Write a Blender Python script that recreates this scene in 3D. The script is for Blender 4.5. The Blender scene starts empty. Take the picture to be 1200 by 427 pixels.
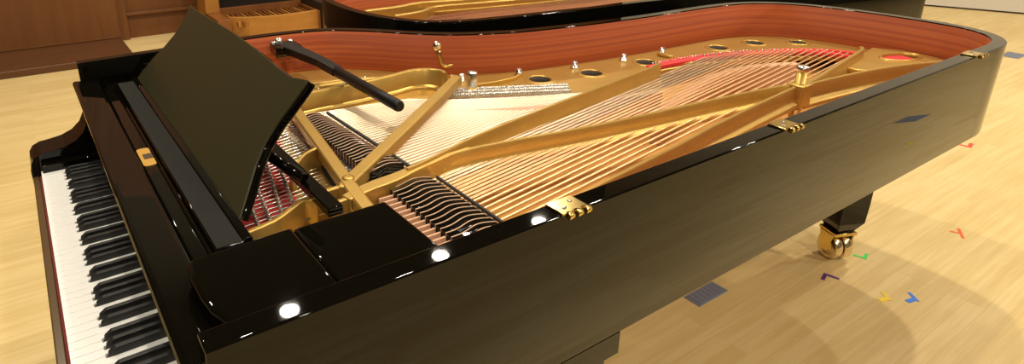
import bpy, bmesh, math, random
from mathutils import Vector, Matrix
random.seed(7)
scn = bpy.context.scene
COL = scn.collection
PI = math.pi

# ------------------------------------------------------------------ materials
def nmat(name):
    m = bpy.data.materials.new(name); m.use_nodes = True
    nt = m.node_tree; b = nt.nodes['Principled BSDF']
    return m, nt, b
def simple(name, col, rough=.5, metal=0., spec=.5, coat=0.):
    m, nt, b = nmat(name)
    b.inputs['Base Color'].default_value = (*col, 1)
    b.inputs['Roughness'].default_value = rough
    b.inputs['Metallic'].default_value = metal
    b.inputs['Specular IOR Level'].default_value = spec
    b.inputs['Coat Weight'].default_value = coat
    b.inputs['Coat Roughness'].default_value = .05
    return m
def nd(nt, t, **kw):
    n = nt.nodes.new(t)
    for k, v in kw.items():
        if k in n.inputs: n.inputs[k].default_value = v
        else: setattr(n, k, v)
    return n
def ramp(nt, stops):
    r = nt.nodes.new('ShaderNodeValToRGB'); e = r.color_ramp.elements
    while len(e) < len(stops): e.new(.5)
    for i, (p, c) in enumerate(stops): e[i].position = p; e[i].color = (*c, 1)
    return r
def grain(name, stops, scale, rough, spec=.5, coat=0., nscale=1., bump=0., metal=0.):
    """noise stretched along one axis of the object's own coordinates"""
    m, nt, b = nmat(name)
    tc = nt.nodes.new('ShaderNodeTexCoord'); mp = nt.nodes.new('ShaderNodeMapping')
    mp.inputs['Scale'].default_value = scale
    nt.links.new(tc.outputs['Object'], mp.inputs[0])
    n = nd(nt, 'ShaderNodeTexNoise', Scale=nscale, Detail=5., Roughness=.6)
    nt.links.new(mp.outputs[0], n.inputs['Vector'])
    r = ramp(nt, stops); nt.links.new(n.outputs['Fac'], r.inputs[0])
    nt.links.new(r.outputs[0], b.inputs['Base Color'])
    b.inputs['Roughness'].default_value = rough
    b.inputs['Metallic'].default_value = metal
    b.inputs['Specular IOR Level'].default_value = spec
    b.inputs['Coat Weight'].default_value = coat
    b.inputs['Coat Roughness'].default_value = .08
    if bump:
        bp = nd(nt, 'ShaderNodeBump', Strength=bump, Distance=.002)
        nt.links.new(n.outputs['Fac'], bp.inputs['Height']); nt.links.new(bp.outputs[0], b.inputs['Normal'])
    return m

BLACK = simple('black_lacquer', (.0028, .0024, .0015), .022, spec=.32)
PROPM = simple('prop_black', (.007, .0065, .006), .4, spec=.25)
DREFL = simple('damper_reflection_tan', (.62, .40, .27), .45)  # tan for the painted string reflections along the dampers
SATIN = simple('satin_black', (.029, .028, .012), .36, spec=.4)
BLKFLAT = simple('black_felt', (.012, .011, .010), .6)
TRAY = simple('grey_tray_cloth', (.020, .019, .017), .95, spec=.08)
IVORY = simple('white_key', (.86, .86, .84), .25)
EBONY = simple('black_key', (.010, .010, .010), .4)
REDF = simple('red_felt', (.62, .03, .035), .9)
SLIPRED = simple('dark_red_felt', (.16, .02, .015), .9)
CASTER = simple('caster_metal', (.80, .68, .46), .22, 1.)
WOUND = simple('wound_string', (.95, .64, .36), .35, .85)
BRASS = simple('polished_brass', (.78, .56, .20), .18, 1.)
SILVER = simple('nickel', (.80, .80, .78), .18, 1.)
STEEL = simple('steel_string', (.86, .74, .56), .30, 1.)
PINM = simple('pin_nickel', (.80, .77, .70), .25, .9)
LOCKM = simple('worn_brass', (.72, .42, .09), .38, .6)
LOCKD = simple('lock_bolt_metal', (.10, .07, .04), .4, .5)
COPPER = simple('copper_string', (.80, .50, .28), .4, 1.)
TAND = simple('darkened_wound_string', (.38, .17, .09), .7)  # second piano's strings, darkened against the lamp row overhead
TANF = simple('tan_rail_felt', (.55, .32, .20), .8)
KEYSLIPM = simple('key_slip_reflection', (.085, .05, .018), .25)  # brown reflection on the key slip, put into its base colour
GREYIRON = simple('grey_floor_plate', (.26, .28, .33), .45, .3)
GOLD = grain('bronze_plate_paint', [(.35, (.52, .325, .080)), (.7, (.57, .365, .095))], (6, 6, 6), .37, metal=.74, nscale=2.)
SPRUCED = simple('darkened_soundboard', (.26, .10, .03), .6, spec=.2)  # darker soundboard colour, offsets the lamps over the second piano
SPRUCE = grain('spruce_soundboard', [(.3, (.50, .24, .05)), (.7, (.60, .31, .08))], (1.2, 60, 1), .55, spec=.25)
MAHOG = grain('mahogany_lining', [(.30, (.19, .031, .007)), (.48, (.25, .048, .010)), (.62, (.31, .068, .014)), (.75, (.21, .037, .008))], (.35, .35, 60), .5, spec=.12, nscale=1.3)
def veneer(name, a, b_, sc, rough=.45):
    return grain(name, [(.3, a), (.7, b_)], sc, rough, nscale=2.)
WALLW = veneer('wall_panel_wood', (.125, .041, .006), (.165, .058, .009), (7, 7, .6), .5)
WALLD = veneer('riser_wood', (.085, .030, .009), (.11, .040, .011), (.6, 7, 7), .4)
ORANGEW = veneer('orange_wood', (.36, .15, .025), (.44, .20, .035), (1, 6, 8), .4)
CONSW = veneer('console_wood', (.20, .065, .014), (.25, .09, .018), (3, 3, 1), .4)
DARKW = simple('dark_wood_and_shade', (.03, .016, .008), .6)  # dark wood; also shade painted into sound holes and knee space
PALEW = simple('pale_wall_paint', (.62, .58, .50), .8)
HALL = simple('hall_plaster', (.10, .085, .06), .9)

def floor_mat():
    m, nt, b = nmat('maple_stage_floor')
    tc = nt.nodes.new('ShaderNodeTexCoord')
    br = nt.nodes.new('ShaderNodeTexBrick')
    for k, v in dict(Scale=1., **{'Mortar Size': .0011, 'Mortar Smooth': .2, 'Bias': 0., 'Brick Width': .95, 'Row Height': .058}).items(): br.inputs[k].default_value = v
    br.offset = .37; br.offset_frequency = 3
    br.inputs['Color1'].default_value = (0, 0, 0, 1); br.inputs['Color2'].default_value = (1, 1, 1, 1); br.inputs['Mortar'].default_value = (.5, .5, .5, 1)
    nt.links.new(tc.outputs['Object'], br.inputs['Vector'])
    mp = nt.nodes.new('ShaderNodeMapping'); mp.inputs['Scale'].default_value = (1.2, 22, 1)
    nt.links.new(tc.outputs['Object'], mp.inputs[0])
    n = nd(nt, 'ShaderNodeTexNoise', Scale=1.6, Detail=6., Roughness=.65); nt.links.new(mp.outputs[0], n.inputs['Vector'])
    n2 = nd(nt, 'ShaderNodeTexNoise', Scale=.9, Detail=3.); nt.links.new(tc.outputs['Object'], n2.inputs['Vector'])
    mx = nd(nt, 'ShaderNodeMath', operation='MULTIPLY'); mx.inputs[1].default_value = .22; nt.links.new(br.outputs['Color'], mx.inputs[0])
    ad = nd(nt, 'ShaderNodeMath', operation='ADD'); nt.links.new(mx.outputs[0], ad.inputs[0]); nt.links.new(n.outputs['Fac'], ad.inputs[1])
    m3 = nd(nt, 'ShaderNodeMath', operation='MULTIPLY_ADD'); m3.inputs[1].default_value = .55; nt.links.new(n2.outputs['Fac'], m3.inputs[0]); nt.links.new(ad.outputs[0], m3.inputs[2])
    r = ramp(nt, [(.55, (.56, .40, .160)), (.85, (.64, .475, .205)), (1.0, (.69, .53, .25))]); nt.links.new(m3.outputs[0], r.inputs[0])
    mc = nd(nt, 'ShaderNodeMix', data_type='RGBA'); mc.inputs[7].default_value = (.46, .31, .13, 1)
    ml = nd(nt, 'ShaderNodeMath', operation='MULTIPLY'); ml.inputs[1].default_value = .35; nt.links.new(br.outputs['Fac'], ml.inputs[0])
    nt.links.new(ml.outputs[0], mc.inputs[0]); nt.links.new(r.outputs[0], mc.inputs[6]); nt.links.new(mc.outputs[2], b.inputs['Base Color'])
    b.inputs['Roughness'].default_value = .42; b.inputs['Specular IOR Level'].default_value = .35
    return m
FLOOR = floor_mat()

# ------------------------------------------------------------------ helpers
class MB:
    """collects shapes that form ONE mesh"""
    def __init__(s): s.v = []; s.f = []; s.sm = []
    def add(s, vs, fs, smooth=False):
        o = len(s.v); s.v += [tuple(v) for v in vs]
        s.f += [tuple(i + o for i in f) for f in fs]; s.sm += [smooth] * len(fs); return s
    def box(s, x0, x1, y0, y1, z0, z1):
        return s.add([(x, y, z) for z in (z0, z1) for y in (y0, y1) for x in (x0, x1)],
              [(0, 2, 3, 1), (4, 5, 7, 6), (0, 1, 5, 4), (2, 6, 7, 3), (0, 4, 6, 2), (1, 3, 7, 5)])
    def prism(s, pts, fn0, fn1):
        """pts 2D polygon; fn0/fn1 map a 2D point to the two 3D ends"""
        n = len(pts)
        vs = [fn0(*p) for p in pts] + [fn1(*p) for p in pts]
        fs = [tuple(range(n))[::-1], tuple(range(n, 2 * n))] + [(i, (i + 1) % n, n + (i + 1) % n, n + i) for i in range(n)]
        return s.add(vs, fs)
    def pz(s, pts, z0, z1): return s.prism(pts, lambda x, y: (x, y, z0), lambda x, y: (x, y, z1))
    def py(s, pts, y0, y1): return s.prism(pts, lambda x, z: (x, y0, z), lambda x, z: (x, y1, z))
    def tube(s, path, r, n=8, caps=True, rs=None):
        path = [Vector(p) for p in path]; vs = []; m = len(path)
        for i, p in enumerate(path):
            d = (path[min(i + 1, m - 1)] - path[max(i - 1, 0)]).normalized()
            a = d.cross(Vector((0, 0, 1)))
            if a.length < .01: a = Vector((1, 0, 0))
            a.normalize(); c = d.cross(a)
            rr = rs[i] if rs else r
            for k in range(n):
                t = 2 * PI * k / n; vs.append(p + a * math.cos(t) * rr + c * math.sin(t) * rr)
        fs = [(i * n + k, i * n + (k + 1) % n, (i + 1) * n + (k + 1) % n, (i + 1) * n + k) for i in range(m - 1) for k in range(n)]
        s.add(vs, fs, n > 5)
        if caps: s.add(vs[:n], [tuple(range(n))[::-1]]); s.add(vs[-n:], [tuple(range(n))])
        return s
    def lathe(s, prof, c, axis='z', n=24):
        """prof: list of (radius, height)"""
        vs = []
        for r, h in prof:
            for k in range(n):
                t = 2 * PI * k / n; a, b = r * math.cos(t), r * math.sin(t)
                p = {'z': (a, b, h), 'y': (a, h, b), 'x': (h, a, b)}[axis]
                vs.append((c[0] + p[0], c[1] + p[1], c[2] + p[2]))
        m = len(prof)
        s.add(vs, [(i * n + k, i * n + (k + 1) % n, (i + 1) * n + (k + 1) % n, (i + 1) * n + k) for i in range(m - 1) for k in range(n)], True)
        s.add(vs[:n], [tuple(range(n))]); s.add(vs[-n:], [tuple(range(n))]); return s
    def build(s, name, mat, parent=None, bevel=0., seg=2, angle=.6):
        me = bpy.data.meshes.new(name); me.from_pydata(s.v, [], s.f)
        bm = bmesh.new(); bm.from_mesh(me)
        bm.faces.ensure_lookup_table()
        for i, f in enumerate(bm.faces): f.smooth = s.sm[i]
        bmesh.ops.remove_doubles(bm, verts=bm.verts, dist=1e-6)
        bmesh.ops.recalc_face_normals(bm, faces=bm.faces)
        if bevel:
            es = [e for e in bm.edges if len(e.link_faces) == 2 and e.calc_face_angle(0) > angle]
            r = bmesh.ops.bevel(bm, geom=es, offset=bevel, segments=seg, affect='EDGES', profile=.5, clamp_overlap=True)
            for f in r['faces']: f.smooth = True
        bm.to_mesh(me); bm.free()
        me.materials.append(mat)
        o = bpy.data.objects.new(name, me); COL.objects.link(o)
        if parent: o.parent = parent
        return o
def tag(o, label, cat, group=None, kind=None):
    o['label'] = label; o['category'] = cat
    if group: o['group'] = group
    if kind: o['kind'] = kind
    return o
def empty(name, loc=(0, 0, 0), rz=0):
    o = bpy.data.objects.new(name, None); COL.objects.link(o); o.location = loc; o.rotation_euler = (0, 0, rz)
    o.empty_display_size = .1
    return o
def struct(o): o['kind'] = 'structure'; return o
def catmull(P, n=8):
    out = []
    for i in range(len(P) - 1):
        p0 = Vector(P[max(i - 1, 0)]); p1 = Vector(P[i]); p2 = Vector(P[i + 1]); p3 = Vector(P[min(i + 2, len(P) - 1)])
        for k in range(n):
            t = k / n
            out.append(.5 * ((2 * p1) + (-p0 + p2) * t + (2 * p0 - 5 * p1 + 4 * p2 - p3) * t * t + (-p0 + 3 * p1 - 3 * p2 + p3) * t ** 3))
    out.append(Vector(P[-1])); return [tuple(q) for q in out]
def offset(P, d):
    """shift an open 2D polyline sideways (to its left)"""
    out = []
    for i, p in enumerate(P):
        a = Vector(P[max(i - 1, 0)]); b = Vector(P[min(i + 1, len(P) - 1)])
        t = (b - a).normalized(); out.append((p[0] - t.y * d, p[1] + t.x * d))
    return out
def curve_plate(name, outer, holes, z0, z1, mat, parent, bev=.003):
    """flat casting with real holes: 2D curve fill, extruded and rounded"""
    cu = bpy.data.curves.new(name, 'CURVE'); cu.dimensions = '2D'; cu.fill_mode = 'BOTH'
    cu.extrude = (z1 - z0) / 2 - bev; cu.bevel_depth = bev; cu.bevel_resolution = 2; cu.offset = -bev
    for poly in [outer] + holes:
        sp = cu.splines.new('POLY'); sp.points.add(len(poly) - 1)
        for i, (x, y) in enumerate(poly): sp.points[i].co = (x, y, 0, 1)
        sp.use_cyclic_u = True
    tmp = bpy.data.objects.new('tmp', cu); COL.objects.link(tmp)
    bpy.context.view_layer.update()
    me = bpy.data.meshes.new_from_object(tmp.evaluated_get(bpy.context.evaluated_depsgraph_get()))
    bpy.data.objects.remove(tmp); bpy.data.curves.remove(cu)
    me.materials.clear(); me.materials.append(mat); me.name = name
    o = bpy.data.objects.new(name, me); COL.objects.link(o); o.location = (0, 0, (z0 + z1) / 2)
    if parent: o.parent = parent
    return o
def circle(x, y, r, n=28, ry=None, rot=0):
    ry = ry or r; out = []
    for k in range(n):
        t = 2 * PI * k / n; a, b = r * math.cos(t), ry * math.sin(t)
        out.append((x + a * math.cos(rot) - b * math.sin(rot), y + a * math.sin(rot) + b * math.cos(rot)))
    return out
def strut(name, path, w, z0, z1, parent, mat=None, bev=.006, ws=None):
    """cast bar following a 2D path, with a fillet foot along both sides"""
    ws = ws or [w] * len(path)
    L = []; R = []
    for i, p in enumerate(path):
        a = Vector(path[max(i - 1, 0)][:2]); b = Vector(path[min(i + 1, len(path) - 1)][:2]); t = (b - a).normalized()
        L.append((p[0] - t.y * ws[i] / 2, p[1] + t.x * ws[i] / 2)); R.append((p[0] + t.y * ws[i] / 2, p[1] - t.x * ws[i] / 2))
    m = MB(); m.pz(L + R[::-1], z0, z1)
    return m.build(name, mat or GOLD, parent, bevel=bev, seg=3)

ZT, ZB = 1.007, .704
# ------------------------------------------------------------------ the front piano
piano = empty('grand_piano', (0, 0, 0))
tag(piano, 'black concert grand piano in front with its lid off and keyboard at left', 'piano')
inner_far = [(.19, 1.426), (.45, 1.442), (.70, 1.452), (.85, 1.446), (.97, 1.415), (1.085, 1.322), (1.198, 1.194), (1.322, 1.092), (1.488, 1.018), (1.65, .982), (1.844, .952), (2.077, .927), (2.305, .915), (2.50, .902), (2.65, .868), (2.765, .785), (2.83, .66), (2.858, .50), (2.862, .344), (2.845, .20), (2.80, .115), (2.73, .063), (2.65, .042), (2.55, .040)]
INN = catmull(inner_far, 6) + [(2.2, .04), (1.5, .04), (.9, .04), (.4, .04), (.19, .04)]
OUT = offset(INN, .04); OUT = [(max(x, .19), y) for x, y in OUT]
OUT[0] = (.19, 1.466)
m = MB(); n = len(INN)
for z in (ZB, ZT):
    m.v += [(x, y, z) for x, y in OUT] + [(x, y, z) for x, y in INN]
for i in range(n - 1):
    o0, o1, i0, i1 = i, i + 1, n + i, n + i + 1; T = 2 * n
    for f in ((o0, o1, T + o1, T + o0), (i0, T + i0, T + i1, i1), (T + o0, T + o1, T + i1, T + i0), (o0, i0, i1, o1)):
        m.f.append(f); m.sm.append(f in ((o0, o1, T + o1, T + o0), (i0, T + i0, T + i1, i1)))
for e in (0, n - 1): m.f.append((e, n + e, 3 * n + e, 2 * n + e)); m.sm.append(False)
case = m.build('case_rim', BLACK, piano, bevel=.0035, seg=3, angle=1.0)
# mahogany lining on the inside of the rim
LIN = offset(INN, -.0035); k0 = 0
sel = [i for i, p in enumerate(INN) if (p[1] > .5 and p[0] > .44) or (p[1] <= .5 and p[0] > .88)]
pts = [INN[i] for i in sel]; LN2 = [LIN[i] for i in sel]
m = MB(); a = len(pts)
for z in (.79, ZT - .004): m.v += [(x, y, z) for x, y in pts] + [(x, y, z) for x, y in LN2]
for i in range(a - 1):
    T = 2 * a
    for f, s_ in (((a + i, T + a + i, T + a + i + 1, a + i + 1), True), ((T + i, T + i + 1, T + a + i + 1, T + a + i), False)):
        m.f.append(f); m.sm.append(s_)
m.build('rim_lining', MAHOG, piano)

# arms / cheeks at both ends of the keyboard
prof = [(.022, .60), (.022, .735), (.026, .755), (.036, .771), (.055, .780), (.085, .783), (.115, .788), (.145, .801), (.168, .822), (.183, .852), (.19, .89), (.1915, .93), (.1915, .60)]
for y0, y1 in ((1.352, 1.466), (0, .118)):
    MB().py(prof, y0 if y0 else 0, y1).build('arm', BLACK, piano, bevel=.004, seg=3)
    yb = 1.347 if y0 else .095
    MB().box(.05, .30, yb - .022 if y0 else .1, yb + .006 if y0 else .1235, .70, .756).build('key_block', BLACK, piano, bevel=.003)
MB().box(.024, .915, .0005, 1.4655, .655, .7038).build('key_bed', BLACK, piano)
MB().box(.024, .040, .1235, 1.35, .703, .718).build('key_slip', KEYSLIPM, piano, bevel=.003)
MB().box(.0405, .047, .1235, 1.347, .703, .7165).build('key_slip_felt', SLIPRED, piano)
# keys: 52 white, 36 black, treble end far away (Y = 1.346)
K0, KW = 1.346, .0235
names = 'CBAGFED'
bpos = {'CB': 0}
def white_poly(k, name):
    y1 = K0 - k * KW - .0005; y0 = K0 - (k + 1) * KW + .0005
    cutl = name in 'CDFGA' and k > 0      # sharp lies on the higher (far) side
    cuth = name in 'DEGAB' and k < 51      # sharp on the lower (near) side
    if name == 'A' and k == 51: cuth = False
    a = .0058
    xb, xf, xm = .40, .046, .0985
    P = [(xf, y0), (xm, y0)]
    P += [(xm, y0 + a), (xb, y0 + a)] if cuth else [(xb, y0)]
    P += [(xb, y1 - a), (xm, y1 - a)] if cutl else [(xb, y1)]
    P += ([(xm, y1)] if cutl else []) + [(xf, y1)]
    Q = []
    for p in P:
        if not Q or p != Q[-1]: Q.append(p)
    return Q
for k in range(52):
    nm = names[k % 7]
    if k == 0: P = [(.046, K0 - KW + .0005), (.40, K0 - KW + .0005), (.40, K0 - .0005), (.046, K0 - .0005)]
    else: P = white_poly(k, nm)
    MB().pz(P, .712, .732).build('white_key', IVORY, piano, bevel=.0009, seg=2)
for k in range(51):
    if names[k % 7] in 'BAGED':          # a black key below (nearer than) B, A, G, E, D
        c = K0 - (k + 1) * KW
        off = {'B': .0012, 'A': 0, 'G': -.0012, 'E': .0015, 'D': -.0015}[names[k % 7]]
        c += off
        v = []
        for x0, x1, w, z in ((.1005, .40, .0062, .724), (.1035, .40, .0060, .738), (.115, .40, .0051, .7468)):
            v += [(x0, c - w, z), (x1, c - w, z), (x1, c + w, z), (x0, c + w, z)]
        f = [(3, 2, 1, 0), (8, 9, 10, 11)]
        for L in (0, 4):
            f += [(L + i, L + (i + 1) % 4, L + 4 + (i + 1) % 4, L + 4 + i) for i in range(4)]
        MB().add(v, f).build('black_key', EBONY, piano, bevel=.0012, seg=2)
# fallboard, open
fb = MB().py([(.207, .737), (.196, .80), (.183, .90), (.170, .943), (.1675, .951), (.171, .9575), (.179, .958), (.228, .951), (.235, .949), (.238, .94), (.238, .737)], .048, 1.418).build('fallboard', BLACK, piano, bevel=.002)
rail = MB().py([(.2385, .80), (.2385, .9365), (.242, .940), (.264, .940), (.2675, .9365), (.2675, .80)], .20, 1.36).build('fallboard_hinge_rail', BLACK, piano, bevel=.001)
def rrect(x0, x1, y0, y1, r, n=5):
    out = []
    for cx, cy, a0 in ((x1 - r, y1 - r, 0), (x0 + r, y1 - r, 90), (x0 + r, y0 + r, 180), (x1 - r, y0 + r, 270)):
        for i in range(n + 1):
            t = math.radians(a0 + 90 * i / n); out.append((cx + r * math.cos(t), cy + r * math.sin(t)))
    return out
lock = MB().pz(rrect(.2405, .2665, .718, .822, .008), .940, .9425).build('lock_plate', LOCKM, rail, bevel=.0006)
MB().box(.2475, .2665, .755, .783, .9424, .9436).build('lock_bolt', LOCKD, rail)
# key well filling behind the fallboard
MB().box(.2685, .56, .125, 1.40, .74, .86).build('action_cover', BLKFLAT, piano)

# music desk
desk = empty('music_desk', (0, 0, 0)); desk.parent = piano
MB().py([(.2685, .86), (.2685, .934), (.274, .937), (.2755, .947), (.278, .949)] + [(.3205, .949), (.322, .953), (.334, .955), (.337, .952), (.337, .86)], .30, 1.372).build('desk_rail', BLACK, desk, bevel=.001)
MB().box(.2785, .3200, .302, 1.35, .9492, .9507).build('desk_tray_cloth', TRAY, desk)
TH = math.radians(38); DX, DZ = .337, .948
def dpt(s, h, t): return (DX + h * math.sin(TH) + t * math.cos(TH), s, DZ + h * math.cos(TH) - t * math.sin(TH))
far = [(1.386, .0), (1.381, .027), (1.358, .079), (1.322, .129), (1.303, .17), (1.300, .20), (1.306, .235), (1.330, .268)]
top = [(1.322, .2705), (1.30, .268), (1.154, .268), (.921, .270), (.717, .266), (.571, .259), (.498, .257), (.470, .263), (.430, .270)]
near = [(.431, .255), (.434, .235), (.440, .20), (.446, .171), (.446, .128), (.431, .086), (.405, .045), (.378, .0)]
MB().prism(far + top + near, lambda s, h: dpt(s, h, 0), lambda s, h: dpt(s, h, .004)).build('desk_panel', SATIN, desk, bevel=.001)
MB().prism(far + top + near, lambda s, h: dpt(s, h, .0041), lambda s, h: dpt(s, h, .022)).build('desk_panel_back', BLACK, desk, bevel=.005, seg=3)
# support frame behind the panel: cross rail, runner, prop
MB().box(.482, .512, .325, 1.30, .930, .948).build('desk_cross_rail', BLACK, desk, bevel=.002)
for yy in (1.33,):
    MB().box(.345, .50, yy - .012, yy + .012, .93, .9475).build('desk_runner', BLACK, desk, bevel=.002)
for yy in (.455, 1.2):
    a = Vector(dpt(yy + .12, .10, .03)); b = Vector((.487, yy - .01, .957))
    MB().tube([a, b], .0125, 6).build('desk_prop', BLACK, desk)
# black slide boards beside the desk
MB().pz([(.262, .052), (.385, .052), (.385, .246), (.226, .242), (.219, .225), (.216, .19), (.217, .14), (.221, .105), (.230, .078), (.244, .060)], .965, .983).build('desk_slide_block', BLACK, piano, bevel=.006, seg=3)
MB().pz([(.3865, .052), (.556, .052), (.556, .245), (.3865, .245)], .955, .980).build('desk_slide_board', BLACK, piano, bevel=.006, seg=3)
MB().pz([(.25, 1.375), (.55, 1.375), (.55, 1.42), (.25, 1.42)], .915, .935).build('desk_slide_board', BLACK, piano, bevel=.004, seg=3)
MB().box(.24, .557, .042, .12, .80, .955).build('cheek_filler', BLKFLAT, piano)

# soundboard
MB().pz([(.56, .045)] + [p for p in reversed(LIN) if p[0] > .56] + [(.56, 1.44)], .79, .80).build('soundboard', SPRUCE, piano)

# cast plate
plate = empty('cast_plate', (0, 0, 0)); plate.parent = piano
FL0, FL1 = .845, .866
lin_far = [p for p in LIN if p[0] > .60 and p[1] > .35]
outer = [(.60, 1.44)] + [p for p in lin_far if p[0] > .62] + [p for p in LIN if p[0] > 2.3 and p[1] <= .35 and p[1] > .0435] + [(2.30, .0438)]
inner_edge = [(2.42, .21), (2.50, .26), (2.40, .318), (2.44, .34), (2.64, .372), (2.66, .40), (2.655, .44), (2.62, .50), (2.50, .575), (2.36, .635), (2.20, .685), (2.05, .715), (1.96, .728), (1.90, .735), (1.86, .728), (1.80, .66), (1.70, .648), (1.50, .700), (1.32, .772), (1.17, .848), (1.08, .903), (1.04, .945), (.90, .985), (.72, .99), (.60, 1.0)]
holes = [circle(1.508, .887, .037), circle(1.706, .840, .037), circle(1.975, .824, .037), circle(2.385, .802, .035), circle(2.580, .768, .035), circle(2.735, .672, .032)]
tail_hole = circle(2.735, .300, .080, 28, .042, rot=-.22)
curve_plate('plate_flange', outer + inner_edge, holes + [tail_hole], FL0, FL1, GOLD, plate, bev=.005)
def ring(name, cx, cy, prof, parent, mat, n=36, sy=1., rot=0):
    vs = []
    for r, h in prof:
        for k in range(n):
            t = 2 * PI * k / n; a, b = r * math.cos(t), r * sy * math.sin(t)
            vs.append((cx + a * math.cos(rot) - b * math.sin(rot), cy + a * math.sin(rot) + b * math.cos(rot), h))
    m_ = len(prof)
    return MB().add(vs, [(i * n + k, i * n + (k + 1) % n, ((i + 1) % m_) * n + (k + 1) % n, ((i + 1) % m_) * n + k) for i in range(m_) for k in range(n)], True).build(name, mat, parent)
for h in holes:
    cx = sum(p[0] for p in h) / len(h); cy = sum(p[1] for p in h) / len(h); r = abs(h[0][0] - cx) - .002
    ring('hole_rim', cx, cy, [(r + .020, FL1 - .001), (r + .014, FL1 + .002), (r + .008, FL1 + .0035), (r + .003, FL1 + .0025), (r + .001, FL1 - .003)], plate, GOLD)
    ring('hole_shade_liner', cx, cy, [(r + .0025, FL1 - .0005), (r - .0005, FL1 - .0015), (r - .0005, .815), (r + .0025, .815)], plate, DARKW)  # added dark sleeve and disc put shade inside the sound hole
    MB().pz(circle(cx, cy, r), .812, .816).build('hole_shade_disc', DARKW, plate)
curve_plate('tail_pan', [(2.43, .350), (2.62, .392), (2.80, .425), (2.85, .34), (2.835, .22), (2.77, .125), (2.60, .17), (2.5, .215), (2.44, .30)], [tail_hole], FL1 - .002, .888, GOLD, plate, bev=.004)
ring('hole_rim', 2.735, .300, [(.096, .887), (.091, .892), (.086, .893), (.081, .890), (.080, .87)], plate, GOLD, sy=.525, rot=-.22)
SZ0, SZ1 = .868, .932
def rib(path, z0, z1, parent, hw=.006, foot=.019, ws=None, fh=.02, name='plate_strut'):
    """tall narrow cast rib with a rounded foot on both sides"""
    prof = [(-foot, z0), (-foot, z0 + fh * .35), (-foot * .85, z0 + fh * .62), (-foot * .6, z0 + fh * .8), (-hw * 1.5, z0 + fh), (-hw * 1.1, z0 + fh * 1.5), (-hw, z1 - .004), (-hw * .6, z1)]
    prof = prof + [(-a, z) for a, z in prof[::-1]]
    ws = ws or [1.] * len(path); k = len(prof); v = []
    for i, p in enumerate(path):
        a = Vector(path[max(i - 1, 0)]); b = Vector(path[min(i + 1, len(path) - 1)]); t = (b - a).normalized()
        for o_, z in prof: v.append((p[0] - t.y * o_ * ws[i], p[1] + t.x * o_ * ws[i], z))
    f = [(i * k + j, i * k + (j + 1) % k, (i + 1) * k + (j + 1) % k, (i + 1) * k + j) for i in range(len(path) - 1) for j in range(k)]
    m = MB().add(v, f, True); m.add(v[:k], [tuple(range(k))]); m.add(v[-k:], [tuple(range(k))])
    o = m.build(name, GOLD, parent)
    es = o.modifiers.new('es', 'EDGE_SPLIT'); es.split_angle = math.radians(38)
    return o
strut('plate_strut', [(.560, .418), (.577, .441), (.80, .613), (1.137, .875), (1.18, .91)], .032, .902, SZ1, plate, bev=.004)
rib(catmull([(.70, .412), (.759, .424), (.938, .4765), (1.20, .526), (1.439, .567), (1.70, .612), (1.80, .635)], 3), .862, SZ1 + .006, plate, hw=.0055, foot=.014, fh=.012)
strut('plate_strut', catmull([(.54, .375), (.60, .392), (.66, .400), (.72, .414), (.80, .428), (.88, .438)], 3), .030, .868, SZ1 + .001, plate, bev=.003, ws=[.026, .028, .030, .032, .034, .034, .032, .030, .027, .024, .022, .019, .016, .012, .008, .006])
rib(catmull([(.66, .398), (.76, .424), (.901, .429), (1.231, .373), (1.60, .332), (1.791, .309), (1.83, .303)], 3), .878, SZ1, plate)
rib([(.79, .118), (.86, .127), (1.032, .150), (1.313, .186), (1.443, .207), (1.70, .238), (1.93, .262)], .872, SZ1, plate, foot=.021)
rib(catmull([(1.96, .262), (2.10, .252), (2.30, .228), (2.47, .193), (2.56, .165), (2.66, .13)], 3), .864, SZ1 - .004, plate, foot=.026)
rib([(1.83, .303), (1.90, .292), (1.95, .272)], .878, SZ1, plate)
rib(catmull([(1.99, .276), (2.10, .290), (2.30, .325), (2.44, .350), (2.60, .378), (2.645, .40)], 3), .862, SZ1 - .012, plate, hw=.008, foot=.012, fh=.01)
rib(catmull([(.64, 1.005), (.72, 1.018), (.90, 1.022), (1.02, 1.034), (1.09, 1.045), (1.14, 1.03), (1.17, .99), (1.165, .955)], 4), .866, SZ1, plate, hw=.008, foot=.020, fh=.018)
strut('plate_strut', [(.72, 1.185), (.85, 1.18), (.99, 1.165), (1.08, 1.13)], .018, .866, .892, plate)
strut('plate_strut', [(.82, 1.235), (.95, 1.215), (1.04, 1.17)], .014, .866, .884, plate)
# transverse arched bar between tuning pins and dampers
strut('plate_cross_bar', catmull([(.70, 1.10), (.662, .98), (.640, .86), (.622, .74), (.604, .62), (.580, .47), (.563, .36), (.556, .30)], 4), .030, .905, .934, plate)
# curved webs towards the keyboard
strut('plate_web', catmull([(.497, .553), (.53, .592), (.56, .622), (.60, .64)], 4), .010, .868, .930, plate, bev=.003)
strut('plate_web', [(.50, .428), (.575, .432)], .012, .868, .930, plate, bev=.003)
strut('plate_web', [(.505, .374), (.56, .378)], .012, .868, .930, plate, bev=.003)
strut('plate_web', catmull([(.345, .372), (.40, .385), (.44, .408), (.475, .428), (.50, .418)], 4), .012, .868, .924, plate, bev=.003)
# pin block area of the plate
curve_plate('pin_field', [(.35, .36), (.56, .36), (.60, .62), (.64, .86), (.66, 1.0), (.70, 1.40), (.35, 1.40)], [], .852, .868, GOLD, plate, bev=.003)
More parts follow.
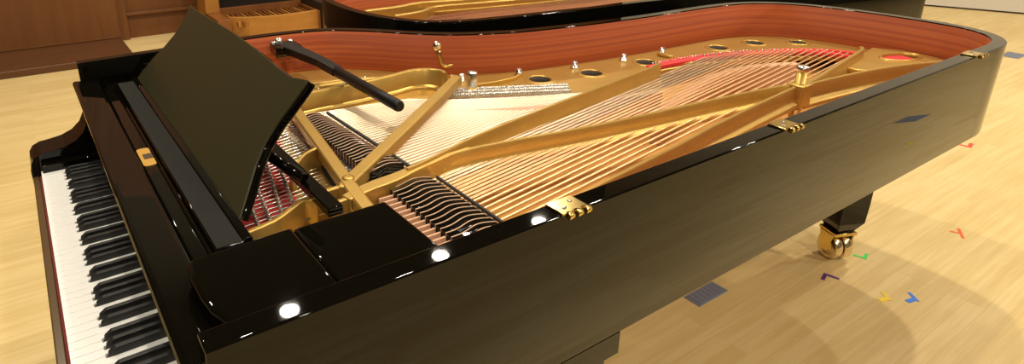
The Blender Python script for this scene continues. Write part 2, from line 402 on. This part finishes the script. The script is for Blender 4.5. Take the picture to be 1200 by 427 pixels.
# nose bolts and rim bolts
def nose_bolt(x, y, z0, z1, zc):
    MB().lathe([(.022, z0), (.022, z0 + .02), (.015, z0 + .03), (.015, z1)], (x, y, 0), n=20).build('bolt_post', GOLD, plate)
    MB().lathe([(.0165, z1), (.0175, z1 + .004), (.0175, zc - .006), (.014, zc - .001), (.006, zc)], (x, y, 0), n=20).build('nose_bolt', SILVER, plate)
nose_bolt(1.957, .262, .80, .975, .992)
MB().box(1.93, 1.985, .236, .290, .868, .938).build('bolt_boss', GOLD, plate, bevel=.006, seg=3)
nose_bolt(1.235, .905, .862, .880, .938)
MB().box(1.20, 1.27, .905, .95, .864, .872).build('bolt_boss', GOLD, plate, bevel=.003)
MB().lathe([(.012, .864), (.011, .925), (.007, .93)], (1.172, .925, 0), n=14).build('bolt_post', GOLD, plate)
for (x, y) in [(.955, 1.275), (1.10, 1.145), (1.276, 1.02), (1.474, .958), (1.701, .918), (1.922, .886), (2.12, .868)]:
    MB().lathe([(.015, .864), (.015, .872), (.011, .874), (.011, .890), (.007, .894)], (x, y, 0), n=12).build('plate_bolt', SILVER, plate)
MB().box(2.085, 2.105, .80, .865, .866, .880).build('bolt_boss', GOLD, plate, bevel=.005)
# raised curved rib by the rim between bolt and flange
strut('plate_rib', catmull([(1.28, .935), (1.36, .925), (1.43, .93), (1.48, .95)], 4), .010, .864, .880, plate, bev=.003)
strut('plate_rib', catmull([(1.79, .70), (1.84, .745), (1.93, .757), (2.04, .735), (2.12, .715)], 4), .014, .864, .876, plate, bev=.004)

# red stringing felt
def ribbon(name, path, w, z, mat, parent, th=.003, ws=None):
    return strut(name, path, w, z, z + th, parent, mat, bev=.001, ws=ws)
ribbon('hitch_felt', catmull([(1.90, .752), (2.0, .745), (2.108, .730), (2.283, .683), (2.45, .618), (2.54, .575), (2.60, .52), (2.635, .45), (2.63, .40)], 4), .030, .868, REDF, piano, .012)
ribbon('hitch_felt', catmull([(2.00, .785), (2.15, .768), (2.32, .722), (2.48, .66), (2.60, .60), (2.69, .52), (2.73, .44)], 4), .020, .868, REDF, piano, .006)
ribbon('hitch_felt', catmull([(2.50, .63), (2.58, .57), (2.64, .50), (2.66, .43)], 4), .04, .867, REDF, piano, .003)
ribbon('hole_felt', [(2.665, .33), (2.735, .312), (2.79, .295)], .06, .872, REDF, piano, .008)
ribbon('pin_felt', catmull([(.56, 1.10), (.535, .90), (.505, .76), (.47, .62), (.43, .50), (.385, .42)], 4), .105, .869, REDF, piano, .004)
ribbon('agraffe_rail', catmull([(.63, 1.0), (.61, .86), (.585, .72), (.555, .60)], 4), .018, .869, BRASS, piano, .008)
ribbon('agraffe_rail', [(.60, .40), (.585, .27), (.58, .12)], .018, .869, BRASS, piano, .008)

# bridges
strut('bridge', catmull([(.80, .90), (.93, .82), (1.05, .76), (1.25, .66), (1.45, .60), (1.7, .55)], 4), .03, .80, .884, piano, mat=TANF, bev=.004)
strut('bridge', catmull([(1.50, .40), (1.75, .49), (2.0, .545), (2.2, .53), (2.35, .47)], 4), .034, .80, .888, piano, mat=TANF, bev=.004)

# strings
ZS = .896
def inter(y0, mslope, curve):
    for (xa, ya), (xb, yb) in zip(curve, curve[1:]):
        fa = ya - (y0 + mslope * (xa - .7)); fb_ = yb - (y0 + mslope * (xb - .7))
        if fa * fb_ <= 0 and fa != fb_:
            t = fa / (fa - fb_); return xa + (xb - xa) * t, ya + (yb - ya) * t
    return None
bass_curve = [(1.7, .63), (1.80, .66), (1.90, .72), (2.05, .715), (2.283, .683), (2.45, .618), (2.54, .575), (2.60, .52), (2.635, .45), (2.64, .34)]
bass_y = [.128 + .0175 * k for k in range(9)] + [.128 + .0175 * 8 + .0125 * (k + 1) for k in range(13)]
for i, yc in enumerate(bass_y):
    for y0 in ((yc,) if i < 9 else (yc - .0021, yc + .0021)):
        t = (y0 - .13) / .3; sl = .135 + .05 * t
        e = inter(y0, sl, bass_curve) or (1.75, y0 + sl * 1.05)
        MB().tube([(.555, y0 + sl * -.15, .886), (.72, y0 + sl * .02, ZS), (e[0], e[1], .888)], .0030 if i < 9 else .0014, 6, caps=False).build('string', WOUND if i < 16 else STEEL, piano)
ten_curve = [(.70, .985), (.90, .965), (1.02, .935), (1.08, .885), (1.17, .83), (1.32, .755), (1.50, .683), (1.70, .632), (1.80, .61)]
NT = 36
extra = MB()
for i in range(NT):
    t = i / (NT - 1); yc = .440 + .50 * t; sl = .185 * (1 - t) ** .8 + .01
    for dy in (-.0028, 0, .0028):
        y0 = yc + dy
        e = inter(y0, sl, ten_curve) or (.9, y0)
        pts = [(.60, y0 - .05 * sl, .884), (.68, y0 - .02 * sl, ZS - .002), (e[0], e[1], .878)]
        if dy == 0: MB().tube(pts, .0012, 6, caps=False).build('string', STEEL, piano)
        else: extra.tube(pts, .0012, 6, caps=False)
# short strings: high treble, tails behind the bridge, pin side
for i in range(34):
    y0 = 1.035 + i * .0052
    extra.tube([(.66, y0, .886), (.90 - .006 * i, y0 + .006, .874)], .0011, 4, caps=False)
pinstr = MB()
for i in range(38):
    t = i / 37; y = .425 + .66 * t
    x1 = .555 + .09 * t; x0 = .375 + .12 * t
    pinstr.tube([(x0 + random.uniform(-.02, .03), y - .01 - .02 * t, .880), (x1, y, .884)], .0019, 6, caps=False)
pinstr.build('pin_side_strings', PINM, piano)['kind'] = 'stuff'
for i in range(60):
    t = i / 59
    xa = 1.10 + .36 * t; ya = .885 - .20 * t
    extra.tube([(xa, ya, .874), (xa + .035, ya + .035, .870)], .001, 4, caps=False)
for i in range(46):
    t = i / 45
    xa = 1.93 + .68 * t; ya = .738 - .06 * t - .22 * t ** 3
    extra.tube([(xa, ya, .880), (xa + .05, ya + .032, .872)], .0013, 4, caps=False)
for i in range(18):
    y = .385 - .015 * i
    extra.tube([(.40, y - .02, .884), (.555, y - .006, .886)], .0018, 4, caps=False)
ex = extra.build('string', STEEL, piano); ex['kind'] = 'stuff'
# tuning pins (treble side) and hitch pins
pinbase = MB().lathe([(.0036, .866), (.0036, .890), (.0022, .891)], (0, 0, 0), n=8)
proto = None; cnt = 0; rest = MB()
for row in range(4):
    for i in range(38):
        t = i / 37; y = .43 + .62 * t + row * .004
        x = .385 + .10 * t + .026 * row + .035 * t * (row > 1)
        if cnt < 100:
            if proto is None: proto = pinbase.build('tuning_pin', PINM, piano); o = proto
            else: o = proto.copy(); COL.objects.link(o); o.parent = piano
            o.location = (x, y, 0); cnt += 1
        else: rest.lathe([(.0034, .866), (.0034, .898), (.0022, .899)], (x, y, 0), n=6)
r_ = rest.build('tuning_pin', PINM, piano); r_['kind'] = 'stuff'
hp = MB()
for i in range(54):
    t = i / 53; xa = 1.10 + .37 * t; ya = .90 - .19 * t
    for dx, dy in ((0, .004), (.018, .028), (.032, .050)):
        hp.lathe([(.005, .866), (.005, .882), (.002, .886)], (xa + dx + .005, ya + dy, 0), n=6)
for i in range(30):
    for k in range(3): hp.lathe([(.0045, .866), (.0045, .882), (.002, .886)], (.70 + .0105 * i, 1.115 + .0012 * i + .022 * k + .004 * (i % 2), 0), n=6)
for i in range(50):
    t = i / 49; xa = 1.95 + .70 * t; ya = .775 - .06 * t - .20 * t ** 3
    hp.lathe([(.003, .868), (.003, .880), (.0015, .882)], (xa, ya, 0), n=6)
h_ = hp.build('hitch_pin', PINM, piano); h_['kind'] = 'stuff'
MB().lathe([(.013, SZ1), (.013, SZ1 + .003), (.006, SZ1 + .005)], (.580, .446, 0), n=18).build('cross_bar_bolt', GOLD, plate)
strut('duplex_bar', [(.70, 1.112), (1.0, 1.140)], .010, .866, .876, piano, mat=SILVER, bev=.002)
# duplex strips
strut('duplex_bar', [(1.085, .893), (1.17, .838), (1.32, .762), (1.47, .694)], .012, .866, .878, piano, mat=SILVER, bev=.002)

# dampers
MB().pz([(.60, .115), (.80, .115), (.80, .40), (.78, .44), (.75, .60), (.72, .90), (.69, .96), (.62, .96), (.58, .44), (.60, .40)], .802, .866).build('damper_dark_bed', BLKFLAT, piano)  # black box added to supply the darkness below the dampers
def damper(xc, yc, wlen, pitch, felt):
    hw = pitch * .36
    wave = lambda u: .10 * math.sin(u * 2 * PI * 1.05 + .5) * pitch * 2.6
    us = [-.5 + k / 14 for k in range(15)]
    d = MB()
    hz = lambda u: .9175 + .0035 * math.cos(u * PI)
    d.prism([(u, wave(u) - hw) for u in us] + [(u, wave(u) + hw) for u in us[::-1]], lambda u, v: (xc + u * wlen, yc + v, .897), lambda u, v: (xc + u * wlen, yc + v, hz(u)))
    o = d.build('damper', BLACK, piano, bevel=.001)
    MB().prism([(u, wave(u) + hw) for u in us] + [(u, wave(u) + hw + .0016) for u in us[::-1]], lambda u, v: (xc + u * wlen, yc + v, .897), lambda u, v: (xc + u * wlen, yc + v, hz(u) + .0008)).build('damper_reflection_strip', felt, o)  # pale wavy strip stands in for strings reflected in the glossy damper
PT, PB = .0150, .0170
for i in range(27): damper(.672 + .012 * (1 - i / 26), .476 + PT * i, .084 - .02 * i / 26, PT, DREFL)
for i in range(15): damper(.690, .142 + PB * i, .098, PB, DREFL)
for i in range(15):
    y = .142 + PB * i
    MB().box(.608, .640, y + .002, y + .007, .892, .912).build('damper_wire_block', TANF, piano, bevel=.001)
for i in range(27):
    y = .476 + PT * i
    MB().box(.612, .630, y + .002, y + .006, .888, .904).build('damper_wire_block', SILVER, piano, bevel=.001)
strut('damper_rail', [(.632, .125), (.634, .395)], .014, .885, .900, piano, mat=TANF, bev=.002)
strut('damper_rail', [(.622, .475), (.630, .88)], .012, .880, .894, piano, mat=TANF, bev=.002)
strut('damper_rail', [(.762, .13), (.766, .40)], .006, .900, .907, piano, mat=BLKFLAT, bev=.002)
strut('damper_rail', [(.745, .47), (.735, .90)], .008, .900, .907, piano, mat=BLKFLAT, bev=.002)
MB().box(.545, .60, .115, .385, .82, .868).build('damper_dark_bed', BLKFLAT, piano)  # dark box added under the copper strings to blacken their gaps

# lid prop lying across the plate
prop = empty('lid_prop', (0, 0, 0)); prop.parent = piano
MB().prism([(.772, 1.40), (.832, 1.40), (.858, 1.17), (.862, 1.06), (.828, 1.06), (.822, 1.17)], lambda x, y: (x, y, .950 + (y - 1.06) * .045), lambda x, y: (x, y, .976 + (y - 1.06) * .045)).build('prop_arm', PROPM, prop, bevel=.004)
MB().tube([(.845, 1.075, .962), (.859, .72, .952), (.860, .712, .952)], .016, 18, rs=[.0165, .016, .013]).build('prop_stick', PROPM, prop)
MB().pz([(.755, 1.335), (.845, 1.335), (.85, 1.43), (.765, 1.43)], .955, .988).build('prop_block', BLACK, prop, bevel=.004)
for dx in (0, .062): MB().lathe([(.010, .985), (.011, .990), (.006, .994)], (.772 + dx, 1.418, 0), n=14).build('block_screw', SILVER, prop)
MB().lathe([(.004, .965), (.012, .972), (.016, .985), (.013, .996), (.005, .999)], (.80, 1.440, .0), n=10).build('prop_socket', SILVER, prop)
# lock hook on the inner rim
hk = MB().lathe([(.010, -.016), (.020, -.008), (.021, 0), (.014, .010), (.005, .013)], (1.262, 1.145, .965), axis='y', n=14).build('rim_hook_screw', SILVER, piano)
MB().tube([(1.262, 1.138, .962), (1.262, 1.132, .940), (1.268, 1.125, .905), (1.278, 1.120, .893), (1.296, 1.112, .897), (1.302, 1.109, .904)], .008, 10).build('rim_hook', BRASS, piano)

# case hinge plates on the near rim
def hinge(x0, x1):
    h = MB().box(x0, x1, -.003, .038, ZT, ZT + .004).build('hinge_plate', BRASS, piano, bevel=.001)
    k = 3
    for i in range(k):
        a = x0 + (x1 - x0) * (i / k) + .004; b = a + (x1 - x0) / k * .55
        MB().tube([(a, -.010, ZT + .002), (b, -.010, ZT + .002)], .0062, 12).build('hinge_knuckle', BRASS, h)
        MB().box(a, b, -.010, .0, ZT + .001, ZT + .004).build('hinge_leaf', BRASS, h)
    for sx, sy in ((.3, .012), (.72, .024)):
        MB().lathe([(.0045, ZT + .004), (.004, ZT + .0052), (.002, ZT + .0056)], (x0 + (x1 - x0) * sx, sy, 0), n=12).build('hinge_screw', SILVER, h)
hinge(.738, .794); hinge(1.378, 1.432); hinge(2.405, 2.463)

# legs with double casters
def leg(x, y, parent, ztop, w=.13, toe=0.):
    L = empty('leg', (x, y, 0)); L.parent = parent
    h = w / 2
    MB().box(-h, h, -h, h, .60, ztop).build('leg_block', BLACK, L, bevel=.004)
    v = []
    for z, a in ((.132, .036), (.185, .060), (.26, .062), (.60, .062)):
        v += [(-a, -a, z), (a, -a, z), (a, a, z), (-a, a, z)]
    f = [(3, 2, 1, 0), (12, 13, 14, 15)] + [(L_ + i, L_ + (i + 1) % 4, L_ + 4 + (i + 1) % 4, L_ + 4 + i) for L_ in (0, 4, 8) for i in range(4)]
    MB().add(v, f).build('leg_post', BLACK, L, bevel=.003)
    c = MB()
    c.box(-.050, .050, -.046, .046, .120, .134)
    for s in (-1, 1):
        c.prism([(-.036, .124), (.036, .124), (.030, .10), (.034, .075), (.018, .040), (-.018, .040), (-.040, .060), (-.030, .09)], lambda u, z, s=s: (s * .050 - .003, u, z), lambda u, z, s=s: (s * .050 + .003, u, z))
    c.build('caster_fork', BRASS, L, bevel=.002)
    for s in (-1, 1):
        MB().lathe([(.010, -.020), (.030, -.019), (.034, -.014), (.044, -.014), (.050, -.018), (.0545, -.014), (.055, 0), (.0545, .014), (.050, .018), (.010, .019)], (s * .0215, 0, .055), axis='x', n=40).build('caster_wheel', CASTER, L)
    return L
tl = leg(2.745, .375, piano, ZB + .01, .13); tl.rotation_euler = (0, 0, math.radians(-24))
leg(.870, .105, piano, .655, .11)
leg(.870, 1.36, piano, .655, .11)

# ------------------------------------------------------------------ second piano behind
p2 = empty('grand_piano', (0, 0, 0))
tag(p2, 'second black grand piano behind the front one, tail at left, gold plate showing inside', 'piano')
o2 = catmull([(4.15, .745), (3.80, .80), (3.3, .92), (2.85, 1.05), (2.337, 1.137), (2.065, 1.160), (1.819, 1.195), (1.60, 1.225), (1.45, 1.262), (1.33, 1.335), (1.25, 1.46), (1.205, 1.62), (1.195, 1.80), (1.21, 1.98), (1.26, 2.10), (1.36, 2.18), (1.50, 2.21)], 5) + [(4.15, 2.21)]
i2 = offset(o2, -.04); i2[0] = (4.15, i2[0][1])
m = MB(); n = len(o2)
for z in (ZB, ZT): m.v += [(x, y, z) for x, y in o2] + [(x, y, z) for x, y in i2]
for i in range(n - 1):
    T = 2 * n; o0, o1, a0, a1 = i, i + 1, n + i, n + i + 1
    for f, s_ in (((o0, o1, T + o1, T + o0), True), ((a0, T + a0, T + a1, a1), True), ((T + o0, T + o1, T + a1, T + a0), False), ((o0, a0, a1, o1), False)):
        m.f.append(f); m.sm.append(s_)
for e in (0, n - 1): m.f.append((e, n + e, 3 * n + e, 2 * n + e)); m.sm.append(False)
m.build('case_rim', BLACK, p2, bevel=.0035, seg=3, angle=1.0)
l2 = offset(i2, -.003); m = MB(); a = len(l2)
for z in (.79, ZT - .004): m.v += [(x, y, z) for x, y in i2] + [(x, y, z) for x, y in l2]
for i in range(a - 1):
    T = 2 * a
    for f, s_ in (((a + i, T + a + i, T + a + i + 1, a + i + 1), True), ((T + i, T + i + 1, T + a + i + 1, T + a + i), False)): m.f.append(f); m.sm.append(s_)
m.build('rim_lining', MAHOG, p2)
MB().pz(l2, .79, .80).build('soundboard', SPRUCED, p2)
pl2 = empty('cast_plate'); pl2.parent = p2
curve_plate('plate_flange', [(x, y) for x, y in l2 if x < 2.1 and y > 1.5] + [(2.1, 2.12), (1.95, 2.05), (1.6, 1.98), (1.50, 1.80), (1.42, 1.62)], [], .846, .866, GOLD, pl2, bev=.003)
strut('plate_strut', catmull([(1.43, 2.02), (1.60, 2.02), (1.76, 2.05), (1.95, 2.0), (2.4, 1.93), (3.4, 1.8), (3.9, 1.7)], 4), .03, .87, .93, pl2)
strut('plate_strut', catmull([(1.50, 1.86), (1.66, 1.88), (1.78, 1.94), (2.0, 1.90), (2.6, 1.80), (3.4, 1.72)], 4), .022, .87, .925, pl2)
curve_plate('plate_web', [(1.72, 1.93), (2.1, 1.86), (2.6, 1.78), (2.7, 1.86), (2.2, 1.98), (1.78, 2.03)], [], .880, .90, GOLD, pl2, bev=.003)
curve_plate('plate_flange', [(2.60, 1.13), (3.0, 1.05), (3.6, .92), (4.05, .85), (4.05, 1.9), (3.2, 1.75), (2.8, 1.66), (2.66, 1.55), (2.58, 1.35)], [], .872, .892, GOLD, pl2, bev=.004)
for i in range(30):
    y = 1.24 + .021 * i
    x0 = 1.50 + .004 * i
    MB().tube([(x0, y + .05, .885), (2.70, y - .04, .895), (3.6, y - .10, .893)], .0012, 4, caps=False).build('string', TAND, p2)
MB().box(3.6, 4.60, .76, 2.21, .60, .703).build('key_bed', BLACK, p2, bevel=.003)
MB().box(3.75, 4.12, .95, 2.16, .90, .95).build('fallboard', BLACK, p2, bevel=.004)
leg(1.75, 1.72, p2, ZB + .01, .13); leg(3.8, .95, p2, .605, .11); leg(3.8, 2.0, p2, .605, .11)
bpy.context.view_layer.update()

# ------------------------------------------------------------------ organ console in the background
org = empty('organ_console', (2.2, 5.4, 0))
tag(org, 'wooden organ console behind the pianos with slatted pedals and orange curved front board', 'organ')
def ob(mb, name, mat, bevel=.0):
    o = mb.build(name, mat, org, bevel=bevel); o.location = (-2.2, -5.4, 0); return o
bf = [(1.745, 5.56), (1.90, 5.45), (2.05, 5.40), (2.20, 5.375), (2.35, 5.375), (2.48, 5.385), (2.61, 5.41)]
bb = [(x, y + .04) for x, y in bf]
ob(MB().pz(bf + bb[::-1], .03, .25), 'pedal_front_board', ORANGEW, .004)
ob(MB().box(1.62, 1.745, 5.50, 5.97, .03, .24), 'pedal_frame', CONSW, .004)
ob(MB().box(2.61, 2.64, 5.42, 5.97, .03, .24), 'pedal_frame', CONSW, .004)
for i in range(17):
    x = 1.80 + i * .048
    ob(MB().box(x, x + .020, 5.45, 5.93, .16, .21), 'organ_pedal', CONSW if i % 3 else ORANGEW, .003)
ob(MB().box(1.66, 2.9, 5.95, 5.99, .10, .27), 'pedal_rail', CONSW, .004)
ob(MB().box(1.62, 1.76, 5.93, 6.28, .0, 1.15), 'console_side', ORANGEW, .004)
ob(MB().box(2.75, 2.89, 5.93, 6.28, .0, 1.15), 'console_side', CONSW, .004)
ob(MB().box(1.76, 2.75, 6.20, 6.28, .0, 1.15), 'knee_shade_panel', DARKW)  # dark colour holds the shade of the open knee space
ob(MB().box(1.60, 2.91, 5.75, 6.28, .72, .80), 'console_shelf', CONSW, .004)
ob(MB().box(1.76, 2.75, 6.0, 6.28, .80, 1.15), 'console_top', CONSW, .004)
ob(MB().box(1.62, 3.05, 5.44, 6.28, .0, .05), 'console_plinth', DARKW)
ob(MB().box(2.645, 3.05, 5.30, 6.28, .05, .32), 'console_filler_block', DARKW, .004)  # dark block added with the plinth to cover a bright floor gap

# ------------------------------------------------------------------ the hall
def sbox(name, mat, *a, bevel=0.):
    return struct(MB().box(*a).build(name, mat, None, bevel=bevel))
sbox('floor', FLOOR, -6, 11.5, -7, 8, -.1, 0)
sbox('wall_back', WALLW, -6, .83, 6.12, 6.4, 0, 3.4)
sbox('trim_1', WALLD, -6, .83, 5.36, 6.12, 0, .06, bevel=.006)
sbox('trim_2', WALLW, .835, .93, 6.25, 6.4, 0, 3.4, bevel=.004)
sbox('trim_3', WALLW, .93, 1.62, 6.27, 6.32, .235, .265, bevel=.004)
sbox('wall_back_upper', WALLW, .83, 11.5, 6.32, 6.4, 0, 3.4)
sbox('trim_4', WALLW, -6, .83, 6.105, 6.12, .065, .075)
sbox('wall_back_gallery', HALL, -6, 11.5, 6.4, 6.6, 0, 7)
# right wall, pale, slightly angled
d = Vector((9.763 - 9.427, 1.657 - 2.528, 0)).normalized(); c = Vector((9.427, 2.528, 0))
A = c - d * 3.8; B = c + d * 9.5; nrm = Vector((-d.y, d.x, 0))
if nrm.x < 0: nrm = -nrm
wr = MB(); wr.pz([(A.x, A.y), (B.x, B.y), (B.x + nrm.x * .2, B.y + nrm.y * .2), (A.x + nrm.x * .2, A.y + nrm.y * .2)], 0.02, 7)
struct(wr.build('wall_right', PALEW))
wr = MB(); wr.pz([(A.x + nrm.x * .01, A.y + nrm.y * .01), (B.x + nrm.x * .01, B.y + nrm.y * .01), (B.x + nrm.x * .2, B.y + nrm.y * .2), (A.x + nrm.x * .2, A.y + nrm.y * .2)], 0, .02)
struct(wr.build('baseboard_right', DARKW))
sbox('wall_left', HALL, -6.2, -6, -7, 6.6, 0, 7)
sbox('wall_front', HALL, -6, 13.5, -7.2, -7, 0, 7)
sbox('ceiling', HALL, -6.2, 13.5, -7.2, 6.6, 7, 7.2)

# ------------------------------------------------------------------ things on the floor
def floor_box(x0, x1, y0, y1, label):
    e = empty('floor_box', ((x0 + x1) / 2, (y0 + y1) / 2, 0)); hx, hy = (x1 - x0) / 2, (y1 - y0) / 2
    tag(e, label, 'floor box')
    MB().box(-hx, hx, -hy, hy, 0, .003).build('frame', GREYIRON, e, bevel=.001)
    l = MB().box(-hx * .9, hx * .9, -hy * .85, hy * .85, .003, .0045)
    for i in range(7):
        x = -hx * .8 + i * hx * 1.6 / 6
        l.box(x - .003, x + .003, -hy * .75, hy * .75, .0045, .0055)
    l.build('cover', simple('box_cover', (.20, .22, .28), .5, .2), e)
floor_box(1.985, 2.163, .474, .545, 'grey metal floor box set in the boards below the near side of the front piano')
floor_box(7.28, 7.52, 1.02, 1.16, 'grey metal floor box far off, beyond the tail of the front piano')
floor_box(4.92, 5.16, -1.10, -.92, 'grey metal floor box reflected in the glossy side of the front piano')
def tape(x, y, rot, col, label, kind, s=.045):
    mt = simple('tape', col, .6)
    m_ = MB(); w = s * .24
    if kind == 'L': m_.pz([(0, 0), (s, 0), (s, w), (w, w), (w, s), (0, s)], 0, .0012)
    elif kind == 'T':
        m_.pz([(-s, 0), (s, 0), (s, w), (w / 2, w), (w / 2, s), (-w / 2, s), (-w / 2, w), (-s, w)], 0, .0012)
    else:
        m_.pz([(-s * .2, 0), (s * .9, 0), (s * .9, w), (s * .25, w), (-s * .1, s), (-s * .45, s * .85), (-s * .15, w)], 0, .0012)
    o = m_.build('tape_mark', mt); o.location = (x, y, .0003); o.rotation_euler = (0, 0, rot)
    tag(o, label, 'tape mark', None)
tape(2.835, .280, .3, (.05, .62, .12), 'green tape mark beside the brass caster of the front piano', 'L', .05)
tape(2.590, .330, 3.4, (.10, .02, .17), 'dark purple tape mark on the floor left of the caster', 'L', .055)
tape(2.625, .105, .9, (.75, .55, .03), 'yellow tape mark on the floor beside the blue one', 'Y', .05)
tape(2.705, .045, .9, (.04, .20, .75), 'blue tape mark on the floor beside the yellow one', 'Y', .05)
tape(3.41, .140, .5, (.80, .10, .03), 'orange red tape mark alone on the open floor at right', 'T', .045)
tape(4.60, .49, .2, (.80, .07, .05), 'red tape mark at the lower edge of the piano tail', 'L', .085)
tape(4.23, -.63, .4, (.70, .58, .04), 'yellow tape mark mirrored in the glossy side of the front piano', 'Y', .07)

# ------------------------------------------------------------------ lamps
def lamp(x, y, z, power, r=.09, grp='ceiling spotlights'):
    e = empty('ceiling_spotlight', (x, y, z))
    tag(e, 'round black ceiling spotlight or added fill lamp shining down on the stage', 'lamp', grp)
    MB().lathe([(r + .02, .0), (r + .025, .005), (r + .025, .22), (r * .6, .27), (.02, .28)], (0, 0, 0), n=24).build('lamp_can', BLKFLAT, e)
    MB().tube([(0, 0, .27), (0, 0, 6.99 - z)], .012, 6).build('lamp_stem', BLKFLAT, e)
    ld = bpy.data.lights.new('lamp_light', 'AREA'); ld.shape = 'DISK'; ld.size = 2 * r; ld.energy = power; ld.color = (1, .89, .72)
    lo = bpy.data.objects.new('lamp_light', ld); COL.objects.link(lo); lo.parent = e; lo.location = (0, 0, -.003)
for x, y in ((1.86, 4.93), (3.78, 4.90), (5.33, 4.83), (-.2, 4.93)):
    lamp(x, y, 4.85, 42, .095)
for x, y in ((-2.2, .9), (.3, 1.6), (2.6, 1.3), (5.0, .6), (7.6, .2)):
    lamp(x, y, 5.6, 112)
for x, y in ((-2.4, -3.6), (1.2, -4.2), (5.0, -3.8), (8.6, -3.2)):  # unseen camera-side row, added as fill for the floor under the piano
    lamp(x, y, 4.9, 150)

w = bpy.data.worlds.new('world'); scn.world = w; w.use_nodes = True
w.node_tree.nodes['Background'].inputs[0].default_value = (1, .85, .65, 1)
w.node_tree.nodes['Background'].inputs[1].default_value = .05

# ------------------------------------------------------------------ camera
cam = bpy.data.cameras.new('camera'); co = bpy.data.objects.new('camera', cam); COL.objects.link(co)
r = Vector((.83500152, -.55022737, -.00472203)); u = Vector((.18462559, .2720751, .9443985)); f = Vector((.51834916, .789446, -.32876917))
co.matrix_world = Matrix(((r.x, u.x, -f.x, .092), (r.y, u.y, -f.y, -.624), (r.z, u.z, -f.z, 1.508), (0, 0, 0, 1)))
cam.sensor_width = 36; cam.lens = 738.221 / 1200 * 36
cam.shift_x = (600 - 510.453) / 1200; cam.shift_y = (116.176 - 213.5) / 1200
cam.clip_start = .02
scn.camera = co
vs = scn.view_settings; vs.view_transform = 'Standard'; vs.look = 'None'; vs.gamma = 1; vs.use_curve_mapping = False
vs.exposure = .0
